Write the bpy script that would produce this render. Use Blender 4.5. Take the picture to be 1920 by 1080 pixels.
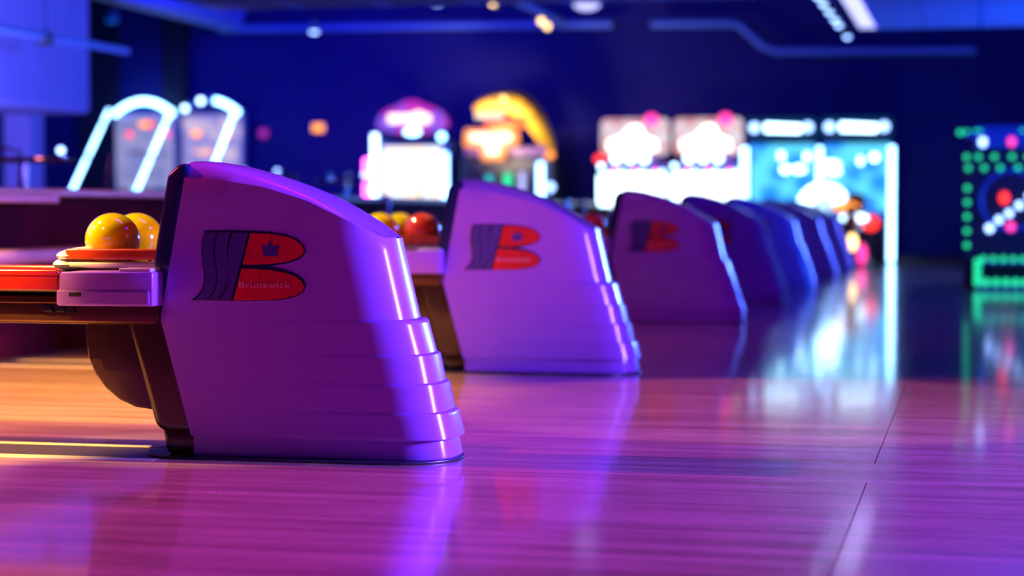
import bpy, bmesh, math, random
from mathutils import Vector, Matrix
random.seed(7)
for o in list(bpy.data.objects): bpy.data.objects.remove(o)
S = bpy.context.scene
COL = S.collection
PI = math.pi
R = math.radians

# ------------------------------------------------------------------ camera
cam = bpy.data.cameras.new('camera')
cam.sensor_width = 36; cam.lens = 71.25
cam.clip_end = 200
co = bpy.data.objects.new('camera', cam); COL.objects.link(co)
co.location = (0, 0, 0.925)
co.rotation_euler = (R(90 - 2.14), 0, R(12.872))
cam.dof.use_dof = True
cam.dof.focus_distance = 7.42
cam.dof.aperture_fstop = 1.35
S.camera = co

# ------------------------------------------------------------------ world, exposure, lamps
w = bpy.data.worlds.new('world'); S.world = w; w.use_nodes = True
w.node_tree.nodes['Background'].inputs[0].default_value = (0.0, 0.0, 1.0, 1)
w.node_tree.nodes['Background'].inputs[1].default_value = 0.01
S.view_settings.view_transform = 'Standard'
S.view_settings.look = 'None'
S.view_settings.exposure = 0
S.view_settings.gamma = 1
S.view_settings.use_curve_mapping = False
S.cycles.use_denoising = True
S.cycles.max_bounces = 8
S.cycles.sample_clamp_indirect = 6

def aim(o, tgt):
    d = Vector(tgt) - o.location
    o.rotation_euler = d.to_track_quat('-Z', 'Y').to_euler()
def area(name, loc, tgt, size, power, col, spread=180):
    l = bpy.data.lights.new(name, 'AREA'); l.shape = 'RECTANGLE'
    l.size, l.size_y = size; l.energy = power; l.color = col; l.spread = R(spread)
    o = bpy.data.objects.new(name, l); COL.objects.link(o); o.location = loc; aim(o, tgt)
    return o
def spot(name, loc, tgt, ang, power, col, blend=0.2, rad=0.05):
    l = bpy.data.lights.new(name, 'SPOT'); l.spot_size = R(ang); l.spot_blend = blend
    l.energy = power; l.color = col; l.shadow_soft_size = rad
    o = bpy.data.objects.new(name, l); COL.objects.link(o); o.location = loc; aim(o, tgt)
    return o
# pink stage lamp over the seating side, skimming the approach
spot('pink_spotlight', (-10.0, 7.4, 5.2), (-0.9, 7.4, 0.0), 41.5, 4200, (1.0, 0.06, 0.20), 0.06, 0.08)
# warm pink pool between the first two ball returns
spot('warm_pink_spotlight', (-0.9, 9.7, 4.7), (-0.9, 9.7, 0), 41, 560, (1.0, 0.36, 0.60), 0.2, 0.06)
# amber lamps over the racks
spot('amber_spotlight', (-5.0, 4.6, 4.2), (-4.7, 7.8, 0), 38, 6500, (1.0, 0.56, 0.13), 0.45, 0.05)
spot('amber_spotlight', (-4.8, 10.4, 4.6), (-4.7, 9.9, 0), 60, 3600, (1.0, 0.5, 0.14), 0.6, 0.08)
for ry in (7.45, 11.62, 17.15):
    spot('rack_ball_fill', (-5.6, ry, 3.7), (-3.55, ry, 0.75), 17, 800, (1.0, 0.88, 0.55), 0.5, 0.05)  # unseen warm-white fill added to keep the balls yellow
# magenta wash over the foreground approach, thrown towards the camera
area('magenta_wash', (-2.2, 8.3, 4.9), (-2.4, 4.9, 0), (2.0, 0.6), 16, (1.0, 0.0, 0.65), 110)
area('violet_floor_wash', (1.6, 8.6, 4.9), (0.6, 5.6, 0), (1.2, 0.6), 210, (0.04, 0.0, 1.0), 90)
# violet-blue lamps on the lane side light only the noses
area('violet_wash', (6.0, 7.75, 2.3), (-2.0, 7.75, 0.7), (0.35, 1.6), 520, (0.20, 0.10, 1.0), 70)
area('blue_wash', (6.0, 35.5, 3.0), (-2.0, 24, 0.4), (0.4, 2.0), 900, (0.06, 0.14, 1.0), 90)
area('blue_overhead', (1.0, 21, 5.2), (0.4, 21, 0), (5, 16), 800, (0.04, 0.0, 1.0), 130)  # unseen light added for blue ambience on the far floor
area('blue_midfield', (0.0, 10.0, 4.4), (-2.2, 18.0, 0.5), (1.0, 0.5), 15, (0.30, 0.0, 1.0), 60)  # unseen fill added to tint the farther hood sides violet
# dim unseen violet fill behind the camera, for the hood sides
area('rear_fill', (-3.0, -3.0, 2.2), (-2.6, 7, 0.9), (5.0, 2.0), 23, (0.25, 0.0, 1.0), 140)
# blue ceiling wash over the arcade
area('blue_wall_wash', (-12.5, 33, 5.0), (-13.0, 39, 2.6), (8, 0.6), 260, (0.0, 0.0, 1.0), 150)
area('blue_wall_wash_dim', (1.0, 33, 5.0), (1.0, 39, 2.2), (10, 0.6), 60, (0.0, 0.0, 1.0), 150)
area('ceiling_tile_fill', (4.2, 21.5, 1.2), (0.3, 23.6, 3.1), (1.0, 1.5), 170, (0.0, 0.12, 1.0), 100)  # unseen blue light added off to the right, brightens the ceiling tiles
area('bulkhead_uplight', (-10.4, 17.4, 1.2), (-11, 20.5, 2.6), (0.3, 1.5), 260, (0.30, 0.26, 1.0), 100)
area('seating_wash', (-4.2, 14.0, 4.9), (-6.2, 15.0, 1.0), (1.0, 6.0), 60, (1.0, 0.22, 0.16), 120)
area('dino_fill', (-8.9, 36.2, 2.0), (-8.5, 37.3, 2.9), (0.5, 0.3), 40, (1.0, 0.75, 0.5), 120)  # unseen warm fill added to brighten the dinosaur head

# ------------------------------------------------------------------ materials
def mat(name, col, rough=0.5, metal=0.0, spec=0.5, coat=0.0, noise=None, bump=None):
    m = bpy.data.materials.new(name); m.use_nodes = True
    nt = m.node_tree; b = nt.nodes['Principled BSDF']
    b.inputs['Base Color'].default_value = (*col, 1)
    b.inputs['Roughness'].default_value = rough
    b.inputs['Metallic'].default_value = metal
    b.inputs['Specular IOR Level'].default_value = spec
    b.inputs['Coat Weight'].default_value = coat
    b.inputs['Coat Roughness'].default_value = 0.1
    tc = nt.nodes.new('ShaderNodeTexCoord')
    mp = nt.nodes.new('ShaderNodeMapping'); nt.links.new(tc.outputs['Object'], mp.inputs[0])
    nz = nt.nodes.new('ShaderNodeTexNoise'); nt.links.new(mp.outputs[0], nz.inputs[0])
    sc, amt = noise or (12.0, 0.08)
    if not isinstance(sc, tuple): sc = (sc, sc, sc)
    mp.inputs['Scale'].default_value = sc
    nz.inputs['Scale'].default_value = 1.0; nz.inputs['Detail'].default_value = 4
    mr = nt.nodes.new('ShaderNodeMapRange'); nt.links.new(nz.outputs[0], mr.inputs[0])
    mr.inputs['From Min'].default_value = 0.3; mr.inputs['From Max'].default_value = 0.7
    mr.inputs['To Min'].default_value = 1 - amt; mr.inputs['To Max'].default_value = 1 + amt
    hs = nt.nodes.new('ShaderNodeHueSaturation'); hs.inputs['Color'].default_value = (*col, 1)
    nt.links.new(mr.outputs[0], hs.inputs['Value']); nt.links.new(hs.outputs[0], b.inputs['Base Color'])
    if bump:
        bscale, bstr, bdist = bump
        mp2 = nt.nodes.new('ShaderNodeMapping'); nt.links.new(tc.outputs['Object'], mp2.inputs[0])
        mp2.inputs['Scale'].default_value = bscale if isinstance(bscale, tuple) else (bscale,) * 3
        n2 = nt.nodes.new('ShaderNodeTexNoise'); nt.links.new(mp2.outputs[0], n2.inputs[0]); n2.inputs['Scale'].default_value = 1
        bp = nt.nodes.new('ShaderNodeBump'); bp.inputs['Strength'].default_value = bstr; bp.inputs['Distance'].default_value = bdist
        nt.links.new(n2.outputs[0], bp.inputs['Height']); nt.links.new(bp.outputs[0], b.inputs['Normal'])
    return m
def glow(name, col, strength, noise=None, col2=None):
    m = bpy.data.materials.new(name); m.use_nodes = True
    nt = m.node_tree; b = nt.nodes['Principled BSDF']
    b.inputs['Base Color'].default_value = (0.02, 0.02, 0.02, 1)
    b.inputs['Emission Color'].default_value = (*col, 1)
    b.inputs['Emission Strength'].default_value = strength
    tc = nt.nodes.new('ShaderNodeTexCoord')
    nz = nt.nodes.new('ShaderNodeTexVoronoi' if col2 else 'ShaderNodeTexNoise')
    nz.inputs['Scale'].default_value = noise or 3.0
    nt.links.new(tc.outputs['Object'], nz.inputs['Vector'])
    mr = nt.nodes.new('ShaderNodeMapRange'); nt.links.new(nz.outputs['Distance' if col2 else 0], mr.inputs[0])
    if col2:
        mr.inputs['From Min'].default_value = 0.25; mr.inputs['From Max'].default_value = 0.6
        mx = nt.nodes.new('ShaderNodeMix'); mx.data_type = 'RGBA'
        nt.links.new(mr.outputs[0], mx.inputs[0])
        mx.inputs[6].default_value = (*col, 1); mx.inputs[7].default_value = (*col2, 1)
        nt.links.new(mx.outputs[2], b.inputs['Emission Color'])
    else:
        mr.inputs['To Min'].default_value = strength * 0.85; mr.inputs['To Max'].default_value = strength * 1.15
        nt.links.new(mr.outputs[0], b.inputs['Emission Strength'])
    return m
def wood_mat():
    m = bpy.data.materials.new('approach_wood'); m.use_nodes = True
    nt = m.node_tree; b = nt.nodes['Principled BSDF']; L = nt.links.new
    tc = nt.nodes.new('ShaderNodeTexCoord')
    def noise(sc, det=4, rough=0.6):
        mp = nt.nodes.new('ShaderNodeMapping'); mp.inputs['Scale'].default_value = sc; L(tc.outputs['Object'], mp.inputs[0])
        n = nt.nodes.new('ShaderNodeTexNoise'); n.inputs['Scale'].default_value = 1; n.inputs['Detail'].default_value = det
        n.inputs['Roughness'].default_value = rough; L(mp.outputs[0], n.inputs[0]); return n
    fine = noise((0.9, 170, 1)); broad = noise((0.5, 9, 1), 3)
    ad = nt.nodes.new('ShaderNodeMath'); ad.operation = 'ADD'; L(fine.outputs[0], ad.inputs[0]); L(broad.outputs[0], ad.inputs[1])
    cr = nt.nodes.new('ShaderNodeValToRGB')
    mr = nt.nodes.new('ShaderNodeMapRange'); mr.inputs['From Min'].default_value = 0.78; mr.inputs['From Max'].default_value = 1.22
    L(ad.outputs[0], mr.inputs[0]); L(mr.outputs[0], cr.inputs[0])
    cr.color_ramp.elements[0].color = (0.34, 0.17, 0.09, 1); cr.color_ramp.elements[0].position = 0.0
    cr.color_ramp.elements[1].color = (0.74, 0.47, 0.29, 1); cr.color_ramp.elements[1].position = 1.0
    L(cr.outputs[0], b.inputs['Base Color'])
    # scuffs: worn patches change the gloss
    sc = noise((3.0, 6.0, 1), 6, 0.7)
    r2 = nt.nodes.new('ShaderNodeMapRange'); r2.inputs['From Min'].default_value = 0.35; r2.inputs['From Max'].default_value = 0.75
    r2.inputs['To Min'].default_value = 0.17; r2.inputs['To Max'].default_value = 0.30
    L(sc.outputs[0], r2.inputs[0]); L(r2.outputs[0], b.inputs['Roughness'])
    wv = noise((2.5, 1.5, 1), 0); fb = noise((3, 30, 1), 0)
    a2 = nt.nodes.new('ShaderNodeMath'); a2.operation = 'MULTIPLY_ADD'; L(fb.outputs[0], a2.inputs[0]); a2.inputs[1].default_value = 0.02; L(wv.outputs[0], a2.inputs[2])
    bp = nt.nodes.new('ShaderNodeBump'); bp.inputs['Strength'].default_value = 0.12; bp.inputs['Distance'].default_value = 0.003
    L(a2.outputs[0], bp.inputs['Height']); L(bp.outputs[0], b.inputs['Normal'])
    b.inputs['Specular IOR Level'].default_value = 0.5
    b.inputs['Coat Weight'].default_value = 0.75; b.inputs['Coat Roughness'].default_value = 0.075
    L(bp.outputs[0], b.inputs['Coat Normal'])
    return m
M = dict(
    wood=wood_mat(),
    seam=mat('dark_seam', (0.01, 0.008, 0.008), 0.7),
    cream=mat('cream_strip', (0.85, 0.70, 0.45), 0.25, noise=((2, 40, 1), 0.08)),
    darkstrip=mat('dark_grey_strip', (0.07, 0.05, 0.045), 0.25, noise=((2, 40, 1), 0.2)),
    shell=mat('lavender_grey_plastic', (0.42, 0.15, 0.66), 0.22, coat=0.35, noise=(3, 0.03), bump=(420, 0.06, 0.0006)),
    navy=mat('navy_plastic', (0.015, 0.015, 0.09), 0.25, coat=0.3),
    brown=mat('dark_brown_plastic', (0.045, 0.018, 0.010), 0.22, coat=0.4, noise=(8, 0.1)),
    black=mat('black_metal', (0.012, 0.010, 0.012), 0.35),
    bronze=mat('brushed_bronze', (0.10, 0.042, 0.02), 0.28, metal=0.7, noise=((2, 60, 60), 0.2)),
    plate=mat('steel_base_plate', (0.10, 0.10, 0.13), 0.35, metal=0.8),
    redrail=mat('red_rail_plastic', (0.36, 0.012, 0.004), 0.22, coat=0.4),
    orange=mat('orange_rail_plastic', (0.62, 0.05, 0.008), 0.25, coat=0.4),
    white=mat('cream_white_plastic', (0.78, 0.72, 0.62), 0.25, coat=0.4),
    logod=mat('emblem_outline', (0.012, 0.010, 0.05), 0.25, coat=0.3),
    logob=mat('emblem_slate_blue', (0.07, 0.03, 0.24), 0.4),
    logor=mat('emblem_red', (0.85, 0.012, 0.02), 0.35),
    logot=mat('emblem_lettering', (0.95, 0.25, 0.30), 0.3),
    yball=mat('yellow_ball', (0.92, 0.66, 0.0), 0.07, coat=1.0, noise=(9, 0.15)),
    rball=mat('red_ball', (0.85, 0.06, 0.04), 0.07, coat=1.0, noise=(9, 0.15)),
    hole=mat('finger_hole', (0.01, 0.01, 0.01), 0.6),
    wall=mat('navy_painted_wall', (0.004, 0.004, 0.18), 0.8, noise=(2, 0.1)),
    pilaster=mat('black_pilaster', (0.004, 0.004, 0.035), 0.8),
    ceil=mat('ceiling_black', (0.02, 0.02, 0.03), 0.9),
    tile=mat('ceiling_tile', (0.30, 0.40, 0.75), 0.8, noise=(30, 0.12)),
    pipe=mat('painted_pipe', (0.15, 0.35, 1.0), 0.5),
    bulk=mat('bulkhead_paint', (0.28, 0.28, 0.85), 0.8, noise=(3, 0.05)),
    carpet=mat('mottled_carpet', (0.35, 0.12, 0.12), 0.95, noise=(9, 0.6), bump=(200, 0.4, 0.004)),
    maroon=mat('maroon_panel', (0.06, 0.003, 0.012), 0.9, spec=0.08, noise=((1, 4, 20), 0.25)),
    cap=mat('tan_wood_cap', (0.50, 0.28, 0.17), 0.35, noise=((20, 2, 20), 0.2)),
    seat=mat('mauve_vinyl', (0.50, 0.26, 0.26), 0.5, noise=(5, 0.15)),
    tabletop=mat('dark_red_tabletop', (0.30, 0.04, 0.05), 0.3),
    chrome=mat('chrome', (0.8, 0.8, 0.85), 0.12, metal=1.0),
    cab=mat('black_cabinet', (0.03, 0.03, 0.05), 0.4),
    bluecab=mat('blue_cabinet', (0.05, 0.12, 0.45), 0.35),
    purplecab=mat('purple_cabinet', (0.22, 0.10, 0.35), 0.4),
    net=mat('net_cord', (0.8, 0.8, 0.85), 0.7),
    dinoy=mat('dinosaur_yellow', (0.9, 0.50, 0.02), 0.45, noise=(4, 0.4)),
    dinor=mat('dinosaur_orange', (0.9, 0.13, 0.02), 0.45, noise=(4, 0.3)),
    tooth=mat('tooth_ivory', (0.9, 0.85, 0.6), 0.3),
    redcab=mat('red_bike_paint', (0.7, 0.03, 0.02), 0.2, coat=0.5),
    tyre=mat('tyre_rubber', (0.02, 0.02, 0.02), 0.7),
    whitebike=mat('white_bike_paint', (0.85, 0.85, 0.9), 0.2, coat=0.5),
    glass=mat('clear_plastic_glass', (0.5, 0.7, 0.9), 0.1, metal=0.3),
    g_white=glow('led_white', (0.45, 0.75, 1.0), 7),
    g_blue=glow('led_ice_blue', (0.25, 0.55, 1.0), 9),
    g_arc=glow('led_arc_blue', (0.25, 0.60, 1.0), 9),
    g_dimblue=glow('dim_blue_lens', (0.0, 0.12, 0.8), 0.6),
    g_mag=glow('led_magenta', (1.0, 0.10, 0.9), 8),
    g_pink=glow('lamp_pink', (1.0, 0.05, 0.35), 2.2),
    g_dimmag=glow('dim_magenta_lens', (0.6, 0.02, 0.6), 0.7),
    g_red=glow('lamp_red', (1.0, 0.03, 0.02), 2.5),
    g_orange=glow('lamp_orange', (1.0, 0.30, 0.03), 2.2),
    g_signedge=glow('sign_orange_edge', (1.0, 0.28, 0.02), 1.6),
    g_sign=glow('sign_cream', (1.0, 0.80, 0.62), 2.2),
    g_warm=glow('lamp_warm', (1.0, 0.62, 0.25), 4.5),
    g_green=glow('lamp_green', (0.02, 0.9, 0.40), 1.3),
    g_teal=glow('lamp_teal', (0.02, 0.6, 0.7), 1.4),
    g_violet=glow('marquee_violet', (0.25, 0.12, 1.0), 0.9, 3.0, (0.7, 0.03, 0.6)),
    g_screen=glow('screen_white', (0.8, 0.95, 1.0), 4.0, 5.0, (1.0, 0.75, 0.6)),
    g_screen2=glow('screen_white_warm', (1.0, 0.95, 0.85), 4.5, 7.0, (0.6, 0.9, 1.0)),
    g_pic=glow('topper_picture', (0.95, 0.85, 0.95), 0.9, 3.2, (0.85, 0.35, 0.35)),
    g_board=glow('backboard_picture', (0.28, 0.30, 0.75), 0.7, 3.0, (0.45, 0.42, 0.85)),
    g_board2=glow('backboard_picture_pale', (0.80, 0.62, 0.85), 0.85, 3.0, (0.35, 0.30, 0.80)),
    g_bluescr=glow('racing_screen_blue', (0.01, 0.25, 1.0), 1.3, 2.2, (0.10, 0.65, 1.0)),
    g_panel=glow('ceiling_panel_light', (0.50, 0.50, 1.0), 1.6),
    g_bulb=glow('track_bulb', (0.30, 0.50, 1.0), 5),
    g_body=glow('game_playfield', (0.75, 0.92, 1.0), 1.7, 4.0, (1.0, 0.8, 0.6)),
    g_dkmarq=glow('dark_marquee', (0.0, 0.10, 0.30), 0.35),
)

# ------------------------------------------------------------------ mesh helpers
def root_offset(p):
    v = Vector((0, 0, 0))
    while p is not None:
        v += Vector(p.location); p = p.parent
    return v
class MB:
    def __init__(s): s.bm = bmesh.new()
    def faces(s, vs, fs):
        V = [s.bm.verts.new(v) for v in vs]
        for f in fs:
            try: s.bm.faces.new([V[i] for i in f])
            except ValueError: pass
        return s
    def box(s, x0, x1, y0, y1, z0, z1):
        vs = [(x, y, z) for x in (x0, x1) for y in (y0, y1) for z in (z0, z1)]
        return s.faces(vs, [(0, 1, 3, 2), (4, 6, 7, 5), (0, 4, 5, 1), (2, 3, 7, 6), (0, 2, 6, 4), (1, 5, 7, 3)])
    def prism(s, pts, y0, y1, plane='xz'):
        def P(a, b, c):
            return (a, c, b) if plane == 'xz' else ((a, b, c) if plane == 'xy' else (c, a, b))
        n = len(pts)
        vs = [P(a, b, y0) for a, b in pts] + [P(a, b, y1) for a, b in pts]
        fs = [tuple(range(n)), tuple(range(2 * n - 1, n - 1, -1))] + [(i, i + n, (i + 1) % n + n, (i + 1) % n) for i in range(n)]
        return s.faces(vs, fs)
    def tube(s, path, r, n=10, caps=True, flat=1.0):
        path = [Vector(p) for p in path]; rings = []
        rs = r if isinstance(r, (list, tuple)) else [r] * len(path)
        up = Vector((0, 0, 1))
        for i, p in enumerate(path):
            t = (path[min(i + 1, len(path) - 1)] - path[max(i - 1, 0)]).normalized()
            a = t.cross(up)
            if a.length < 0.05: a = t.cross(Vector((0, 1, 0)))
            a.normalize(); b = a.cross(t).normalized()
            rings.append([s.bm.verts.new(p + (a * math.cos(2 * PI * k / n) * flat + b * math.sin(2 * PI * k / n)) * rs[i]) for k in range(n)])
        for i in range(len(path) - 1):
            for k in range(n):
                s.bm.faces.new([rings[i][k], rings[i][(k + 1) % n], rings[i + 1][(k + 1) % n], rings[i + 1][k]])
        if caps:
            s.bm.faces.new(rings[0][::-1]); s.bm.faces.new(rings[-1])
        return s
    def ball(s, c, r, sc=(1, 1, 1), seg=16, rings=10):
        m = Matrix.Translation(c) @ Matrix.Diagonal((*sc, 1))
        bmesh.ops.create_uvsphere(s.bm, u_segments=seg, v_segments=rings, radius=r, matrix=m); return s
    def cyl(s, c, r, h, n=20, axis='z', r2=None):
        c = Vector(c); d = {'x': Vector((1, 0, 0)), 'y': Vector((0, 1, 0)), 'z': Vector((0, 0, 1))}[axis] * h / 2
        return s.tube([c - d, c + d], [r, r if r2 is None else r2], n)
    def torus(s, c, R0, r, axis='z', n=24, k=8, a0=0, a1=2 * PI):
        full = abs(a1 - a0 - 2 * PI) < 1e-6; rings = []
        for i in range(n if full else n + 1):
            a = a0 + (a1 - a0) * i / n; ring = []
            for j in range(k):
                b = 2 * PI * j / k; rr = R0 + r * math.cos(b); u, v, t = rr * math.cos(a), rr * math.sin(a), r * math.sin(b)
                q = (u, v, t) if axis == 'z' else ((u, t, v) if axis == 'y' else (t, u, v))
                ring.append(s.bm.verts.new(Vector(c) + Vector(q)))
            rings.append(ring)
        m = len(rings)
        for i in range(m if full else m - 1):
            for j in range(k):
                s.bm.faces.new([rings[i][j], rings[(i + 1) % m][j], rings[(i + 1) % m][(j + 1) % k], rings[i][(j + 1) % k]])
        if not full: s.bm.faces.new(rings[0]); s.bm.faces.new(rings[-1])
        return s
    def build(s, name, material, parent=None, bevel=0, smooth=False, seg=2, origin=None):
        bmesh.ops.recalc_face_normals(s.bm, faces=s.bm.faces)
        if bevel:
            es = [e for e in s.bm.edges if len(e.link_faces) == 2 and e.calc_face_angle(0) > 0.5]
            bmesh.ops.bevel(s.bm, geom=es, offset=bevel, segments=seg, affect='EDGES', profile=0.5, clamp_overlap=True)
        off = root_offset(parent) if parent else Vector(origin or (0, 0, 0))
        for v in s.bm.verts: v.co -= off
        me = bpy.data.meshes.new(name); s.bm.to_mesh(me); s.bm.free()
        if smooth:
            for p in me.polygons: p.use_smooth = True
            me.set_sharp_from_angle(angle=R(35))
        me.materials.append(M[material])
        o = bpy.data.objects.new(name, me); COL.objects.link(o)
        if parent: o.parent = parent
        else: o.location = off
        return o
def thing(name, label, cat, loc, group=None):
    o = bpy.data.objects.new(name, None); COL.objects.link(o); o.location = loc; o.empty_display_size = 0.1
    return tag(o, label, cat, group)
def tag(o, label=None, cat=None, group=None, kind=None):
    if label: o['label'] = label
    if cat: o['category'] = cat
    if group: o['group'] = group
    if kind: o['kind'] = kind
    return o
def struct(o): o['kind'] = 'structure'; return o
def box(name, m, x0, x1, y0, y1, z0, z1, parent=None, bevel=0, **k):
    return MB().box(x0, x1, y0, y1, z0, z1).build(name, m, parent, bevel, **k)
def copy_tree(o, parent=None):
    c = o.copy(); COL.objects.link(c)
    if parent: c.parent = parent
    for ch in list(o.children): copy_tree(ch, c)
    return c
def lerp(tab, x):
    if x <= tab[0][0]: return tab[0][1]
    for (a, b), (c, d) in zip(tab, tab[1:]):
        if x <= c: return b + (d - b) * (x - a) / (c - a)
    return tab[-1][1]

# ------------------------------------------------------------------ room shell
RET_Y = [7.35, 11.52, 17.05, 20.95, 24.75, 28.85, 32.6]     # centre line of each ball return
floor = struct(box('floor', 'seam', -19.2, 9.2, -4.2, 39.2, -0.3, -0.012))
ys = []; prev = -4.0
strips = []
for c in RET_Y:
    a, b = c - 0.34, c + 0.20
    n = max(1, round((a - prev) / 1.8))
    for i in range(n): ys.append((prev + (a - prev) * i / n, prev + (a - prev) * (i + 1) / n))
    strips.append((a, b)); prev = b
while prev < 39: ys.append((prev, min(prev + 1.6, 39.0))); prev += 1.6
G = 0.002
# only the seams at the dividers are open; in between, the approach panels butt together
merged = []
prev = -4.0
for (a, b) in strips: merged.append((prev, a)); prev = b
merged.append((prev, 39.0))
for (a, b) in merged:
    for x0, x1 in ((-5.83, -0.355), (-0.355, 9.0)):
        box('floor_panel', 'wood', x0 + G, x1 - G, a + G, b - G, -0.012, 0.0, floor)
for (a, b) in strips:
    box('floor_panel', 'wood', -2.98, 9.0, a + G, b - G, -0.012, 0.0, floor)
    h = 0.10
    box('divider_strip', 'cream', -5.83, -2.98 - G, a + 0.012, a + h, -0.012, 0.0005, floor)
    box('divider_strip', 'darkstrip', -5.83, -2.98 - G, a + h + G, b - h - 0.02, -0.012, 0.0, floor)
    box('divider_strip', 'cream', -5.83, -2.98 - G, b - h - 0.02 + G, b - 0.02, -0.012, 0.0005, floor)
tag(struct(box('trim_1', 'black', -5.86, -5.83, -4, 39, -0.012, 0.012)))
carp = struct(box('concourse_floor', 'carpet', -19.0, -5.86, -4, 39, -0.012, 0.004))
plat = struct(box('raised_platform', 'carpet', -19.0, -6.36, 5.0, 32.5, 0.004, 0.30))
struct(box('wall_back', 'wall', -19.2, 9.2, 39.0, 39.3, 0, 5.4))
struct(box('wall_left', 'wall', -19.3, -19.0, -4.2, 39.2, 0, 5.4))
struct(box('wall_right', 'wall', 9.0, 9.3, -4.2, 39.2, 0, 5.4))
struct(box('wall_front', 'wall', -19.2, 9.2, -4.3, -4.0, 0, 5.4))
struct(box('ceiling', 'ceil', -19.2, 9.2, -4.2, 39.2, 5.4, 5.6))
struct(box('wall_pilaster', 'pilaster', -16.15, -15.65, 38.75, 39.0, 0, 5.4))
struct(box('wall_pilaster', 'pilaster', -18.0, -17.2, 38.75, 39.0, 0, 5.4))
struct(box('baseboard_back', 'black', -7.0, 9.0, 38.97, 39.0, 0, 0.1))

# partition between approach and seating
pt = thing('low_partition', 'long low maroon partition with tan wooden cap behind the ball returns', 'partition', (-6.2, 20, 0.0))
y = 5.0
while y < 33:
    box('panel', 'maroon', -6.34, -6.14, y + 0.004, y + 1.4 - 0.004, 0.0, 1.03, pt, 0.006)
    y += 1.4
box('cap', 'cap', -6.40, -6.06, 5.0, 33.0, 1.03, 1.085, pt, 0.015)
for py in (20.5, 27.4, 30.2, 31.5):
    MB().cyl((-6.03, py, 0.96), 0.035, 0.30, 14).build('post', 'chrome', pt, smooth=True)
sl = thing('padded_bench', 'mauve padded bench running along the front of the maroon partition', 'bench', (-5.97, 10.5, 0.0))
box('seat', 'seat', -6.13, -5.80, 5.2, 12.9, 0.60, 0.69, sl, 0.03, smooth=True)
box('base', 'maroon', -6.13, -5.92, 5.2, 12.9, 0.004, 0.598, sl, 0.01)
lp = thing('ledge_box', 'pale mauve oblong box at the left end of the tan wooden cap', 'box', (-5.98, 10.8, 1.0))
box('body', 'seat', -6.058, -5.90, 9.6, 12.4, 0.985, 1.045, lp, 0.012)
box('lid', 'cap', -6.058, -5.89, 9.58, 12.42, 1.047, 1.06, lp, 0.004)

# ------------------------------------------------------------------ ball return
CRE = [(-2.93, 1.052), (-2.90, 1.050), (-2.753, 1.045), (-2.586, 1.019), (-2.421, 0.970), (-2.257, 0.893), (-2.156, 0.835), (-2.065, 0.815)]
SIL = [(-3.0, 1.112), (-2.927, 1.118), (-2.83, 1.113), (-2.744, 1.100), (-2.616, 1.067), (-2.489, 1.023), (-2.384, 0.978), (-2.30, 0.932), (-2.196, 0.867), (-2.134, 0.826), (-2.10, 0.816)]
XB = [(0.0, -2.862), (0.069, -2.875), (0.522, -2.999), (1.05, -2.900), (1.2, -2.87)]
HW = 0.19
def shell_ring(z, xn, grow=0.0, base=None):
    """plan outline of the hood at height z: near side back to front, round the nose, far side back"""
    xb = lerp(XB, z) if base is None else base
    cr, cy = 0.17, 0.125
    pts = []
    xs = xn - cr
    for i in range(15):
        t = i / 14
        pts.append((xb + (xs - xb) * t, -(HW + grow * t * t)))
    for i in range(1, 9):
        a = PI / 2 * i / 8
        pts.append((xs + cr * math.sin(a), -(HW + grow - cy + cy * math.cos(a))))
    pts.append((xn + 0.004, -0.03))
    half = pts[:]
    return half + [(x, -yy) for x, yy in reversed(half)]
def xn_up(z): return -2.054 + (z - 0.532) * (-2.122 + 2.054) / (0.818 - 0.532)
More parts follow.
